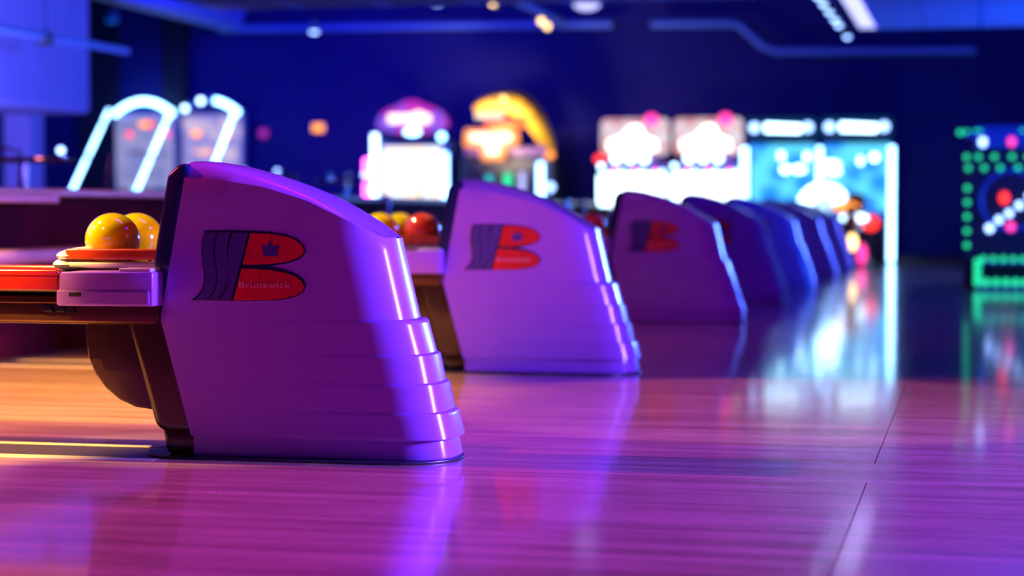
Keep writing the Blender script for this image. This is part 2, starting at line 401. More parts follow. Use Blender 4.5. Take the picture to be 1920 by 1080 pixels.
def make_hood(root, cy):
    bm = bmesh.new()
    n = len(shell_ring(0.5, -2.0))
    rings = []
    def add(z, xn, g): rings.append([bm.verts.new((x, cy + yy, z)) for x, yy in shell_ring(z, xn, g)])
    # tiers from the bottom up, each a little proud of the one above at the nose
    add(0.082, -1.893, 0.011); add(0.087, -1.8835, 0.014); add(0.096, -1.8855, 0.0138); add(0.170, -1.9035, 0.0127); add(0.179, -1.906, 0.0125); add(0.184, -1.912, 0.010)
    add(0.186, -1.920, 0.0095); add(0.195, -1.922, 0.0095); add(0.276, -1.9385, 0.0092); add(0.285, -1.9405, 0.009); add(0.290, -1.947, 0.007)
    add(0.292, -1.955, 0.0065); add(0.301, -1.957, 0.0065); add(0.383, -1.9745, 0.0062); add(0.392, -1.9765, 0.006); add(0.397, -1.983, 0.004)
    add(0.399, -1.990, 0.0035); add(0.408, -1.992, 0.0035); add(0.508, -2.020, 0.0033); add(0.517, -2.0225, 0.003); add(0.524, -2.030, 0.001)
    add(0.527, -2.053, 0.0); 
    # upper tier up to the crease, whose height depends on x
    NV = 6; up = [[] for _ in range(NV + 1)]
    base = shell_ring(0.532, xn_up(0.532))
    for k in range(n):
        z = 0.82; 
        for _ in range(12):
            x, yy = shell_ring(z, xn_up(z))[k]; z = 0.5 * z + 0.5 * lerp(CRE, x)
        for v in range(NV + 1):
            zz = 0.532 + (z - 0.532) * v / NV
            x, yy = shell_ring(zz, xn_up(zz))[k]
            up[v].append(bm.verts.new((x, cy + yy, zz)))
    rings += up
    for a, b in zip(rings, rings[1:]):
        for k in range(n - 1): bm.faces.new([a[k], a[k + 1], b[k + 1], b[k]])
    top = up[-1]; h = n // 2
    # roof: chamfer from the crease, then a gently crowned top
    W = [0.0, 0.5, 1.0]
    rows = []
    for k in range(h):
        near, far = top[k], top[n - 1 - k]
        x = near.co.x; hy = abs(near.co.y - cy); zc = near.co.z; zs = max(lerp(SIL, x), zc + 0.001)
        c = min(0.055, hy * 0.6) * min(1.0, (zs - zc) / 0.05 + 0.05)
        row = [near]
        for yy, z in ((-(hy - c * 0.45), zc + (zs - zc) * 0.62), (-(hy - c), zs - 0.004), (-(hy - c) * 0.5, zs + 0.003), (0, zs + 0.005), ((hy - c) * 0.5, zs + 0.003), (hy - c, zs - 0.004), (hy - c * 0.45, zc + (zs - zc) * 0.62)):
            row.append(bm.verts.new((x, cy + yy, z)))
        row.append(far); rows.append(row)
    for a, b in zip(rows, rows[1:]):
        for k in range(len(a) - 1):
            bm.faces.new([a[k], a[k + 1], b[k + 1], b[k]])
    # close the back
    bm.faces.new(rows[0] + [r[-1] for r in rings[::-1]][1:] + [r[0] for r in rings[:-1]])
    mb = MB(); mb.bm = bm
    return mb.build('hood', 'shell', root, smooth=True)
def wave(z0, z1, x0tab, n=14):
    return [(lerp(x0tab, z0 + (z1 - z0) * i / n), z0 + (z1 - z0) * i / n) for i in range(n + 1)]

LX = lambda px: -2.45 + (px - 560) / 527.0      # used only to lay out the emblem on its plate
def ex(u, v):
    """emblem plan coordinates (u right, v down, in plate units) to metres on the hood side"""
    px = 340 + u / 5.4; py = 400 + v / 5.4
    return (-3.003 + (px - 300) * 0.002137, 1.116 - (py - 303) * 0.00200)
def make_emblem(root, cy):
    y0 = cy - HW
    outline = [(250, 180), (500, 176), (720, 180), (900, 190), (1060, 215), (1170, 260), (1235, 320), (1258, 380), (1235, 430), (1180, 470), (1060, 510), (900, 535), (1060, 570), (1170, 615), (1235, 670), (1258, 730), (1235, 790), (1170, 835), (1060, 865), (900, 883), (700, 888), (400, 886), (110, 884), (170, 835), (215, 770), (238, 690), (238, 590), (222, 490), (214, 390), (222, 290)]
    em = MB().prism([ex(*p) for p in outline], y0 - 0.0035, y0 + 0.002).build('emblem', 'logod', root, 0.0015)
    def strip(tl, n=10):
        L = [((250, 196), (222, 290), (216, 390), (226, 490), (244, 590), (244, 690), (222, 770), (180, 835), (130, 876))]
        pts = []
        for (x, yv) in [(270, 196), (240, 290), (232, 390), (242, 490), (258, 590), (258, 690), (236, 770), (196, 835), (150, 876)]:
            pts.append((x, yv))
        return pts
    base = [(262, 196), (236, 290), (228, 390), (238, 490), (256, 590), (256, 690), (236, 770), (200, 832), (158, 876)]
    def off(p, d): return [(x + d, yv) for x, yv in p]
    lefts = [0, 125, 265]; rights = [112, 247]
    for i in range(2):
        poly = off(base, lefts[i]) + off(base, rights[i])[::-1]
        MB().prism([ex(*p) for p in poly], y0 - 0.0065, y0 - 0.003).build('wave_band', 'logob', em, 0.001)
    poly = [(262 + 278, 196), (236 + 268, 290), (228 + 258, 390), (238 + 252, 490), (256 + 236, 590), (256 + 222, 690), (236 + 200, 770), (200 + 185, 832), (158 + 205, 876), (512, 876), (690, 196)]
    MB().prism([ex(*p) for p in poly], y0 - 0.0065, y0 - 0.003).build('wave_band', 'logob', em, 0.001)
    lobes = [[(712, 200), (900, 206), (1050, 228), (1160, 268), (1222, 325), (1242, 380), (1222, 420), (1160, 455), (1050, 490), (900, 512), (760, 518), (636, 518)],
             [(622, 562), (780, 562), (930, 576), (1060, 598), (1160, 636), (1222, 690), (1240, 740), (1222, 785), (1150, 828), (1040, 856), (880, 876), (540, 880)]]
    names = []
    for lobe in lobes:
        lb = MB().prism([ex(*p) for p in lobe], y0 - 0.0055, y0 - 0.003).build('lobe', 'logor', em)
        top = min(p[1] for p in lobe); bot = max(p[1] for p in lobe)
        # slanted ribs clipped to the lobe
        def span(u, v):
            pass
        rb = MB()
        u = 560
        while u < 1400:
            # rib centre line: slants like the left edge of the lobe
            seg = []
            for j in range(41):
                v = top + (bot - top) * j / 40
                uu = u - (v - 196) * 0.245
                inside = False; m = len(lobe)
                for a in range(m):
                    (xa, ya), (xb, yb) = lobe[a], lobe[(a + 1) % m]
                    if (ya > v) != (yb > v) and uu < (xb - xa) * (v - ya) / (yb - ya) + xa: inside = not inside
                if inside: seg.append((uu, v))
            if len(seg) > 2:
                a, b = seg[0], seg[-1]
                q = [(a[0] - 6, a[1]), (a[0] + 6, a[1]), (b[0] + 6, b[1]), (b[0] - 6, b[1])]
                rb.prism([ex(*p) for p in q], y0 - 0.0082, y0 - 0.0055)
            u += 23
        o = rb.build('ribs', 'logor', lb); o['kind'] = 'stuff'
        names.append(lb)
    crown = [(820, 312), (868, 346), (910, 275), (945, 338), (996, 312), (980, 432), (846, 432)]
    MB().prism([ex(*p) for p in crown], y0 - 0.0096, y0 - 0.005).build('crown', 'logob', names[0], 0.0005)
    cu = bpy.data.curves.new('lettering', 'FONT'); cu.body = 'Brunswick'; cu.size = 0.0335; cu.extrude = 0.0009; cu.space_character = 1.06
    cu.offset = 0.0006
    t = bpy.data.objects.new('lettering', cu); COL.objects.link(t)
    dg = bpy.context.evaluated_depsgraph_get()
    me = bpy.data.meshes.new_from_object(t.evaluated_get(dg)); bpy.data.objects.remove(t)
    wd = max(v.co.x for v in me.vertices); tw = (1135 - 590) / 5.4 * 0.002072
    x0, z0 = ex(590, 752)
    off = root_offset(root)
    for v in me.vertices:
        X, Y, Z = v.co
        v.co = Vector((x0 + X * tw / wd, y0 - 0.0092 - Z, z0 + Y * 1.0)) - off
    me.materials.clear(); me.materials.append(M['logot'])
    o = bpy.data.objects.new('lettering', me); COL.objects.link(o); o.parent = names[1]

def make_return(cy, label):
    root = thing('ball_return', label, 'ball return', (-2.45, cy, 0), 'ball returns in a row along the approach')
    P = lambda pts, hw, name, m, bevel=0.01, off=0, par=root, seg=3: MB().prism(pts, cy - hw + off, cy + hw + off).build(name, m, par, bevel, True, seg)
    make_hood(root, cy)
    # base skirt under the tiers
    sk = MB(); rg = []
    for z, xn in ((0.010, -1.893), (0.016, -1.888), (0.074, -1.899), (0.084, -1.902)):
        rg.append([sk.bm.verts.new((x, cy + yy * 0.965, z)) for x, yy in shell_ring(z, xn, 0.0, base=-2.87)])
    for a, b in zip(rg, rg[1:]):
        for k in range(len(a) - 1): sk.bm.faces.new([a[k], a[k + 1], b[k + 1], b[k]])
    for a in (rg[0], rg[-1]): sk.bm.faces.new(a)
    sk.bm.faces.new([r[0] for r in rg] + [r[-1] for r in rg][::-1])
    skirt = sk.build('base_skirt', 'shell', root, smooth=True)
    for yy, zz in ((-0.100, 0.045), (0.02, 0.045)):
        MB().ball((-1.8955 if yy > 0 else -1.925, cy + yy, zz), 0.006, (0.6, 1, 1.6), 8, 6).build('screw', 'black', skirt, smooth=True)
    # base plate
    pl = []
    for i in range(13):
        a = -PI / 2 + PI * i / 12; pl.append((-1.868 - 0.24 + 0.24 * math.cos(a), cy + 0.255 * math.sin(a)))
    for i in range(13):
        a = PI / 2 + PI * i / 12; pl.append((-3.114 + 0.24 + 0.24 * math.cos(a), cy + 0.255 * math.sin(a)))
    MB().prism(pl, 0.0012, 0.0085, 'xy').build('base_plate', 'plate', root, 0.002, True)
    # dark back band of the hood
    P([(-2.972, 1.068), (-2.928, 1.106), (-2.89, 1.110), (-2.86, 1.02), (-2.90, 0.80), (-2.93, 0.50), (-2.992, 0.50), (-3.020, 0.562), (-3.032, 0.742)], 0.186, 'hood_back', 'navy', 0.022)
    # leaning pedestal and its foot
    P([(-3.165, 0.575), (-2.90, 0.575), (-2.90, 0.50), (-2.80, 0.085), (-2.98, 0.085), (-3.034, 0.108)], 0.175, 'pedestal', 'brown', 0.032, seg=4)
    P([(-3.012, 0.108), (-2.80, 0.108), (-2.80, 0.0085), (-2.995, 0.0085)], 0.155, 'pedestal_foot', 'brown', 0.02)
    arc = [(-3.340, 0.50), (-3.342, 0.45), (-3.330, 0.36), (-3.305, 0.305), (-3.262, 0.25), (-3.205, 0.205), (-3.14, 0.178), (-3.04, 0.165), (-3.0, 0.50)]
    P(arc, 0.11, 'lift_guard', 'brown', 0.008)
    # rack body and beam
    P([(-4.62, 0.617), (-3.0, 0.617), (-3.0, 0.500), (-4.56, 0.500), (-4.62, 0.53)], 0.215, 'beam', 'bronze', 0.018)
    box('beam_edge', 'bronze', -4.64, -3.02, cy - 0.235, cy + 0.235, 0.578, 0.606, root, 0.005)
    P([(-4.66, 0.695), (-3.0, 0.695), (-3.0, 0.622), (-4.64, 0.622)], 0.255, 'tray', 'black', 0.01)
    for k, xx in enumerate((-3.47, -3.42, -3.38)):
        MB().prism([(xx, 0.572), (xx + 0.035, 0.572), (xx + 0.05, 0.545), (xx + 0.015, 0.545)], cy - 0.226, cy - 0.2).build('hook', 'black', root)
    for sgn in (-1, 1):
        yy = cy + sgn * 0.262
        rr = MB().box(-4.66, -3.37, yy - 0.022, yy + 0.022, 0.628, 0.710).build('rail', 'redrail', root, 0.009, True, 3)
        box('rail_groove', 'redrail', -4.64, -3.37, yy - 0.025, yy + 0.025, 0.686, 0.692, rr)
    # lavender bracket that carries the rail into the hood
    br = P([(-3.366, 0.690), (-3.358, 0.700), (-2.99, 0.703), (-2.99, 0.573), (-3.376, 0.572), (-3.378, 0.600), (-3.368, 0.636)], 0.285, 'bracket', 'shell', 0.010)
    box('bracket_ridge', 'shell', -3.3775, -3.0, cy - 0.2895, cy - 0.27, 0.574, 0.634, br, 0.008)
    MB().box(-3.325, -3.275, cy - 0.2925, cy - 0.285, 0.608, 0.624).build('slot', 'hole', br, 0.004, True, 3)
    box('bracket_cap', 'white', -3.13, -3.0, cy - 0.275, cy - 0.17, 0.700, 0.716, br, 0.006)
    # raised cradle: orange rail with white end cap and cream rail below
    for sgn in (-1, 1):
        yy = cy + (-0.06 if sgn < 0 else 0.42)
        MB().box(-3.438, -2.88, yy - 0.02, yy + 0.02, 0.742, 0.784).build('upper_rail', 'orange', root, 0.008, True, 3)
        MB().tube([(-3.43, yy, 0.722), (-2.88, yy, 0.722)], 0.013, 12).build('cream_rail', 'white', root, smooth=True)
    ec = MB()
    for (x, z, sx, sz) in ((-3.445, 0.756, 0.085, 0.033), (-3.455, 0.722, 0.095, 0.034)):
        ec.ball((x, cy + 0.18, z), 1.0, (sx, 0.27, sz), 24, 14)
    ec.build('end_cap', 'white', root, smooth=True)
    box('cradle_bed', 'black', -3.43, -2.88, cy - 0.03, cy + 0.39, 0.6955, 0.706, root)
    make_emblem(root, cy)
    return root
first = make_return(RET_Y[0], 'nearest ball return, in sharp focus, with legible emblem on violet hood')
RL = ['second nearest ball return, pink-lit hood with slightly blurred emblem',
      'third ball return from the front, darker hood below the twin white game screens',
      'fourth ball return from the front, its hood overlapping the right of the third',
      'fifth ball return from the front, only its sloping hood edge and nose showing',
      'sixth ball return from the front, dark blue hood near the motorcycle games',
      'farthest ball return, small hood sliver beside the red motorcycle']
for c, lab in zip(RET_Y[1:], RL):
    r = copy_tree(first); r.location = (-2.45, c, 0); r['label'] = lab
    for ch in r.children:      # these racks have their cradle drawn out further
        if ch.name.split('.')[0] in ('upper_rail', 'cream_rail', 'cradle_bed', 'end_cap'): ch.location.x -= 0.17

# balls
def ball(x, y, m, label, rot, first=[None, None]):
    i = 0 if m == 'yball' else 1
    if first[i] is None:
        b = MB().ball((0, 0, 0), 0.108, seg=40, rings=24).build('bowling_ball', m, smooth=True)
        for a, t in ((0, 0.33), (0.5, 0.33), (0.25, 0.62)):
            h = MB(); d = Vector((math.sin(t) * math.cos(a * 2), math.sin(t) * math.sin(a * 2), math.cos(t)))
            h.tube([d * 0.1070, d * 0.1084], 0.012, 14)
            h.build('finger_hole', 'hole', b)
        first[i] = b
    else: b = copy_tree(first[i])
    b.location = (x, y, 0.8155); b.rotation_euler = rot
    return tag(b, label, 'bowling ball', 'bowling balls on the racks')
ball(-3.308, 7.425, 'yball', 'yellow bowling ball on the nearest rack, left and in front of another', (1.9, 0.3, 2.5))
ball(-3.300, 7.643, 'yball', 'yellow bowling ball on the nearest rack, half hidden beside the dark hood edge', (2.4, 0.2, 1))
ball(-3.455, 11.60, 'yball', 'yellow bowling ball at the left end of the second rack', (2.1, 0.4, 2))
ball(-3.395, 11.818, 'yball', 'yellow bowling ball tucked behind the front yellow one on second rack', (2.1, 0.1, 0.4))
ball(-3.195, 11.60, 'rball', 'red bowling ball beside the hood of the second ball return', (2.0, 0.3, 2))
ball(-3.46, 17.13, 'yball', 'yellow bowling ball on the third rack, top showing over second hood', (2.2, 0.3, 1))
ball(-3.20, 17.13, 'rball', 'red bowling ball on the third rack, right of its yellow one', (2.0, 0.3, 1))

# ------------------------------------------------------------------ ceiling things
def cloud(x0, x1, y0, y1, z, nx, ny):
    f = struct(box('ceiling_raft', 'ceil', x0, x1, y0, y1, z + 0.03, z + 0.16))
    dx = (x1 - x0) / nx; dy = (y1 - y0) / ny
    for i in range(nx):
        for j in range(ny):
            box('ceiling_tile', 'tile', x0 + i * dx + 0.012, x0 + (i + 1) * dx - 0.012, y0 + j * dy + 0.012, y0 + (j + 1) * dy - 0.012, z, z + 0.03, f, 0.004)
    for i in range(nx + 1):
        box('grid_bar', 'pipe', x0 + i * dx - 0.01, x0 + i * dx + 0.01, y0, y1, z - 0.006, z + 0.03, f)
cloud(-1.15, 2.45, 19.2, 24.6, 3.1, 6, 3)
cloud(-8.0, -2.2, 15.0, 20.7, 3.1, 6, 3)
dct = MB().tube([(-14.75, 20, 4.95), (-14.75, 38.2, 4.95), (-14.6, 38.6, 4.92)], 0.36, 24).build('air_duct', 'pipe', smooth=True)
tag(dct, 'thick round duct running under the ceiling at the upper left', 'duct')
pp = MB().tube([(-14.9, 38.7, 4.62), (-10.5, 38.7, 4.59), (-6.87, 38.7, 4.55)], 0.07, 12).build('wall_pipe', 'pipe', smooth=True)
tag(pp, 'long straight horizontal pipe high on the navy back wall', 'pipe')
pp = MB().tube([(-6.09, 38.7, 4.54), (-4.60, 38.7, 4.52), (-4.40, 38.7, 4.48), (-3.95, 38.7, 4.06), (-3.68, 38.7, 3.97), (-0.02, 38.7, 3.93)], 0.07, 12).build('wall_pipe', 'pipe', smooth=True)
tag(pp, 'pipe on the back wall that bends down towards the right', 'pipe')
bh = struct(box('bulkhead', 'bulk', -13.5, -11.0, 6.0, 24.05, 2.18, 5.4, None, 0.06))
struct(box('column', 'bulk', -13.2, -12.8, 26.0, 26.4, 0.004, 5.4))
tr = thing('lighting_rail', 'pale horizontal rail hanging in front of the blue bulkhead, upper left', 'rail', (-10.0, 20, 2.85))
box('bar', 'pipe', -10.04, -9.96, 14.0, 22.9, 2.83, 2.90, tr, 0.01)
for py in (16.0, 20.7):
    MB().tube([(-10, py, 2.90), (-10, py, 5.4)], 0.008, 6).build('hanger', 'black', tr)
    box('clamp', 'black', -10.06, -9.94, py - 0.06, py + 0.06, 2.76, 2.91, tr, 0.01)
# warm track
tr = thing('track_light', 'ceiling light track with warm round lamps at the top centre', 'track light', (-6.7, 31, 4.1))
box('track', 'pipe', -6.73, -6.64, 25.0, 33.2, 4.02, 4.10, tr, 0.01)
MB().tube([(-6.685, 30, 4.1), (-6.685, 30, 5.4)], 0.01, 6).build('hanger', 'black', tr)
for (x, yv, z) in ((-6.93, 28.67, 4.0), (-6.98, 29.29, 4.0), (-6.88, 32.26, 4.0), (-6.98, 33.2, 4.0)):
    hd = MB().cyl((x, yv + 0.06, z + 0.02), 0.06, 0.14, 16, 'y').build('lamp_head', 'black', tr, smooth=True)
    MB().tube([(x, yv + 0.05, z + 0.05), (-6.70, yv + 0.05, z + 0.06)], 0.012, 6).build('arm', 'black', hd)
    MB().cyl((x, yv - 0.02, z + 0.02), 0.052, 0.015, 16, 'y').build('lens', 'g_warm', hd)
tr = thing('track_light', 'ceiling light track with a row of blue-white bulbs at upper right', 'track light', (-1.9, 28, 3.7))
box('track', 'black', -2.02, -1.96, 22.0, 31.2, 3.70, 3.76, tr, 0.01)
MB().tube([(-1.99, 29, 3.76), (-1.99, 29, 5.4)], 0.01, 6).build('hanger', 'black', tr)
for yv in (25.0, 25.9, 26.94, 28.0, 28.84, 30.75):
    hd = MB().cyl((-1.89, yv, 3.62), 0.055, 0.13, 16, 'z', 0.04).build('lamp_head', 'black', tr, smooth=True)
    MB().ball((-1.89, yv, 3.56), 0.05, seg=12, rings=8).build('bulb', 'g_bulb', hd, smooth=True)
    MB().tube([(-1.89, yv, 3.68), (-1.99, yv, 3.72)], 0.012, 6).build('arm', 'black', hd)
lt = thing('ceiling_light', 'long glowing lavender ceiling light beside the blue-white bulb row', 'ceiling light', (-1.69, 31, 3.95))
box('housing', 'black', -1.87, -1.51, 27.0, 33.4, 3.93, 4.02, lt, 0.01)
box('diffuser', 'g_panel', -1.85, -1.53, 27.05, 33.36, 3.90, 3.93, lt, 0.004)
for yv in (28, 32.5): MB().tube([(-1.69, yv, 4.02), (-1.69, yv, 5.4)], 0.008, 6).build('hanger', 'black', lt)
def pendant(x, yv, z, r, m, label):
    t = thing('hanging_lamp', label, 'lamp', (x, yv, z))
    MB().cyl((x, yv, z + 0.06), r * 0.9, 0.16, 18, 'z', r * 0.6).build('lamp_shade', 'pipe', t, smooth=True)
    MB().ball((x, yv, z - 0.02), r * 0.75, (1, 1, 0.5), 14, 8).build('bulb', m, t, smooth=True)
    MB().tube([(x, yv, z + 0.13), (x, yv, 5.4)], 0.008, 6).build('cord', 'black', t)
pendant(-10.86, 32.6, 3.98, 0.10, 'g_bulb', 'small lamp with whitish glow hanging near the end of the duct')
pendant(-13.22, 29.7, 3.95, 0.13, 'g_dimblue', 'blue-lit lamp hanging in front of the dark wall, upper left')
pendant(-7.69, 28.75, 4.02, 0.15, 'g_bulb', 'teal-white lamp cut by the top edge, left of the warm track')
pendant(-5.59, 29.38, 4.00, 0.26, 'g_panel', 'large lavender-white lamp at the top edge, right of the warm track')

# ------------------------------------------------------------------ wall signs
sg = thing('wall_sign', 'small glowing orange sign on the navy wall', 'sign', (-12.88, 38.95, 2.5))
box('sign_box', 'purplecab', -13.04, -12.72, 38.9, 39.0, 2.51, 2.73, sg, 0.03)
box('sign_face', 'g_orange', -13.0, -12.76, 38.88, 38.9, 2.54, 2.70, sg, 0.03)
sg = thing('wall_lamp', 'small magenta lamp on the wall right of the arched games', 'lamp', (-14.05, 38.95, 2.5))
MB().cyl((-14.05, 38.93, 2.52), 0.09, 0.06, 16, 'y').build('lens', 'g_dimmag', sg, smooth=True)
MB().cyl((-14.05, 38.975, 2.52), 0.12, 0.04, 16, 'y').build('ring', 'black', sg)

# ------------------------------------------------------------------ seating beyond the partition
def table(x, yv, label):
    t = thing('bar_table', label, 'table', (x, yv, 0.30), 'bar tables on the raised seating')
    MB().cyl((x, yv, 1.36), 0.42, 0.035, 32).build('tabletop', 'tabletop', t, 0.006, True)
    MB().torus((x, yv, 1.36), 0.425, 0.014, 'z', 36, 8).build('rim', 'chrome', t, smooth=True)
    MB().cyl((x, yv, 0.83), 0.035, 1.02, 14).build('pole', 'chrome', t, smooth=True)
    MB().cyl((x, yv, 0.312), 0.25, 0.022, 24).build('base', 'black', t, 0.005)
def stool(x, yv, rz, label, proto=[None]):
    if proto[0] is None:
        t = thing('bar_stool', label, 'stool', (0, 0, 0), 'high stools around the bar tables')
        MB().cyl((0, 0, 0.77), 0.19, 0.06, 24).build('seat', 'tabletop', t, 0.02, True)
        MB().tube([(-0.17, 0.13, 0.80), (-0.20, 0.14, 1.10), (-0.21, 0.0, 1.13), (-0.20, -0.14, 1.10), (-0.17, -0.13, 0.80)], 0.014, 8).build('backrest', 'chrome', t, smooth=True)
        for a in range(4):
            q = PI / 4 + a * PI / 2
            MB().tube([(0.12 * math.cos(q), 0.12 * math.sin(q), 0.745), (0.22 * math.cos(q), 0.22 * math.sin(q), 0.0)], 0.013, 8).build('leg', 'chrome', t, smooth=True)
        MB().torus((0, 0, 0.28), 0.19, 0.009, 'z', 24, 6).build('footrest', 'chrome', t, smooth=True)
        proto[0] = t
    else: t = copy_tree(proto[0])
    t.location = (x, yv, 0.30); t.rotation_euler = (0, 0, rz); t['label'] = label
table(-7.75, 15.6, 'dark red bar table with chrome rim at the far left behind partition')
table(-8.9, 24.6, 'bar table seen just right of the nearest hood, close to it')
table(-8.6, 27.2, 'bar table left of the pink-topped game machine')
stool(-7.5, 14.75, 2.0, 'stool nearest the left edge, before the far left table')
stool(-7.35, 16.0, 3.4, 'stool on the right of the far left table')
stool(-8.4, 23.9, 2.0, 'stool before the bar table nearest the sharp hood')
stool(-8.2, 25.4, 3.6, 'stool between the two middle bar tables')
stool(-7.9, 27.9, 3.4, 'stool right of the bar table by the pink-topped game')
def light(x, yv, m, label, z=1.3775):
    t = thing('glint_globe', label, 'lamp', (x, yv, z))  # added glowing globe, stands in for a bright glint on the table
    MB().cyl((x, yv, z + 0.012), 0.04, 0.022, 16).build('base', 'chrome', t, smooth=True)
    MB().tube([(x, yv, z + 0.02), (x, yv, z + 0.045)], 0.012, 8).build('stem', 'chrome', t)
    MB().ball((x, yv, z + 0.07), 0.035, seg=16, rings=10).build('globe', m, t, smooth=True)
light(-7.55, 15.9, 'g_bulb', 'small added globe glowing as a glint on the far left bar table')
light(-9.12, 24.55, 'g_bulb', 'left added globe glowing as a glint on the bar table beside the sharp hood')
light(-8.75, 24.75, 'g_bulb', 'right added globe glowing as a glint on the bar table beside the sharp hood')
light(-8.35, 27.25, 'g_bulb', 'added blue-white globe glowing as a glint on the bar table left of the pink-topped game')
light(-8.80, 27.1, 'g_dimblue', 'added dim blue globe glowing as a glint on the bar table left of the pink-topped game')

# ------------------------------------------------------------------ arcade machines
def hoop_game(x, label, kind):
    t = thing('basketball_game', label, 'arcade machine', (x, 37.6, 0), 'hoop games with lit arches')
    box('cabinet', 'bluecab', x - 0.66, x + 0.66, 36.3, 38.7, 0, 0.95, t, 0.03)
    box('ball_ramp', 'cab', x - 0.58, x + 0.58, 36.32, 38.4, 0.952, 1.05, t, 0.02)
    box('backboard', 'g_board' if kind == 1 else 'g_board2', x - 0.62, x + 0.62, 38.42, 38.50, 1.40, 2.88, t, 0.03)
    box('back_frame', 'bluecab', x - 0.68, x + 0.68, 38.51, 38.7, 0.952, 2.95, t, 0.02)
    def arc(a0, a1, r, m, name, n=20):
        path = []
        for i in range(n + 1):
            u = math.cos(R(a0 + (a1 - a0) * i / n)) / 0.848; path.append((x + 0.64 * u, 38.4, 3.17 - 0.27 * u * u))
        MB().tube(path, r, 12).build(name, m, t, smooth=True)
    if kind == 1:
        arc(32, 148, 0.055, 'g_arc', 'arch_light')
    else:
        arc(32, 148, 0.10, 'bluecab', 'arch'); 
        path = [(x + 0.64 * u / 10, 38.3, 3.17 - 0.27 * u * u / 100) for u in range(2, 11)]
        MB().tube(path, 0.055, 12).build('arch_light', 'g_arc', t, smooth=True)
        for u in (-0.25, -0.78): MB().ball((x + 0.64 * u, 38.28, 3.17 - 0.27 * u * u), 0.06).build('bulb', 'g_white', t, smooth=True)
    sides = [(-0.66, 1), (0.68, 1)] if kind == 1 else [(0.62, 1)]
    for sx, _ in sides:
        a = Vector((x + sx, 38.2, 2.98)); b = Vector((x + sx, 36.4, 1.30))
        cuts = [(0.0, 0.14), (0.185, 0.55), (0.595, 1.0)]
        for c0, c1 in cuts:
            MB().tube([a.lerp(b, c0), a.lerp(b, c1)], 0.034, 12).build('side_light', 'g_blue', t, smooth=True)
    MB().torus((x, 38.05, 2.12), 0.20, 0.014, 'z', 24, 8).build('hoop', 'g_orange' if kind == 2 else 'redcab', t, smooth=True)
    nt = MB()
    for i in range(12):
        a = 2 * PI * i / 12; b = a + 0.3
        nt.tube([(x + 0.2 * math.cos(a), 38.05 + 0.2 * math.sin(a), 2.11), (x + 0.11 * math.cos(b), 38.05 + 0.11 * math.sin(b), 1.80)], 0.008, 5)
    o = nt.build('net', 'net', t); o['kind'] = 'stuff'
    if kind == 1:
        for (dx, z, rx, m) in ((0.02, 2.70, 0.12, 'g_orange'), (0.16, 2.70, 0.06, 'g_red'), (-0.30, 2.50, 0.06, 'g_red'), (0.52, 2.50, 0.06, 'g_pink')):
            MB().ball((x + dx, 38.38, z), 1, (rx, 0.04, 0.065), 16, 10).build('score_light', m, t, smooth=True)
        MB().ball((x - 0.05, 38.1, 1.35), 0.10).build('indicator', 'g_teal', t, smooth=True)
    else:
        for (dx, z, rx, m) in ((-0.30, 2.50, 0.12, 'g_orange'), (0.36, 2.47, 0.07, 'g_red')):
            MB().ball((x + dx, 38.38, z), 1, (rx, 0.04, 0.065), 16, 10).build('score_light', m, t, smooth=True)
hoop_game(-16.42, 'basketball hoop game with complete blue-white lit arch, left one', 1)
hoop_game(-14.98, 'basketball hoop game with partly lit arch and paler backboard, right one', 2)

def cloud_game():
    t = thing('arcade_machine', 'arcade machine with violet cloud-shaped marquee and magenta light at left', 'arcade machine', (-10.6, 37.7, 0))
    box('cabinet', 'bluecab', -11.25, -9.80, 37.5, 38.5, 0, 2.28, t, 0.03)
    box('playfield', 'g_body', -11.10, -9.93, 37.44, 37.5, 1.12, 2.18, t, 0.05)
    box('header', 'cab', -11.22, -9.83, 37.42, 37.6, 2.285, 2.38, t, 0.02)
    pts = []
    for i in range(60):
        a = 2 * PI * i / 60
        r = 1 + 0.07 * math.cos(3 * a - PI / 2 * 3) + 0.05 * abs(math.sin(3 * a))
        pts.append((-10.54 + 0.66 * r * math.cos(a), 2.70 + 0.29 * r * math.sin(a)))
    mq = MB().prism(pts, 37.42, 37.7).build('marquee', 'g_violet', t, 0.04, True, 3)
    MB().ball((-10.54, 37.5, 2.93), 1, (0.26, 0.12, 0.14), 20, 12).build('dome', 'g_violet', mq, smooth=True)
    wpts = [(-10.98, 2.62), (-10.60, 2.64), (-10.42, 2.58), (-10.12, 2.64), (-10.12, 2.76), (-10.36, 2.86), (-10.56, 2.80), (-10.98, 2.80)]
    MB().prism(wpts, 37.36, 37.42).build('title_plate', 'g_sign', mq, 0.03, True)
    MB().ball((-10.5, 37.4, 2.46), 1, (0.16, 0.05, 0.07), 16, 8).build('lower_light', 'g_arc', mq, smooth=True)
    MB().tube([(-11.38, 37.45, 1.22), (-11.38, 37.45, 1.95)], 0.10, 14).build('side_light', 'g_mag', t, smooth=True)
    MB().tube([(-11.24, 37.38, 1.22), (-11.24, 37.38, 2.42)], 0.06, 12).build('side_light', 'g_white', t, smooth=True)
    MB().tube([(-9.85, 37.40, 1.10), (-9.85, 37.40, 2.05)], 0.05, 12).build('side_light', 'g_blue', t, smooth=True)
    MB().ball((-9.92, 37.4, 2.36), 0.07).build('indicator', 'g_arc', t, smooth=True)
    box('side_light_bracket', 'cab', -11.47, -11.25, 37.5, 37.9, 0, 1.20, t, 0.02)
cloud_game()

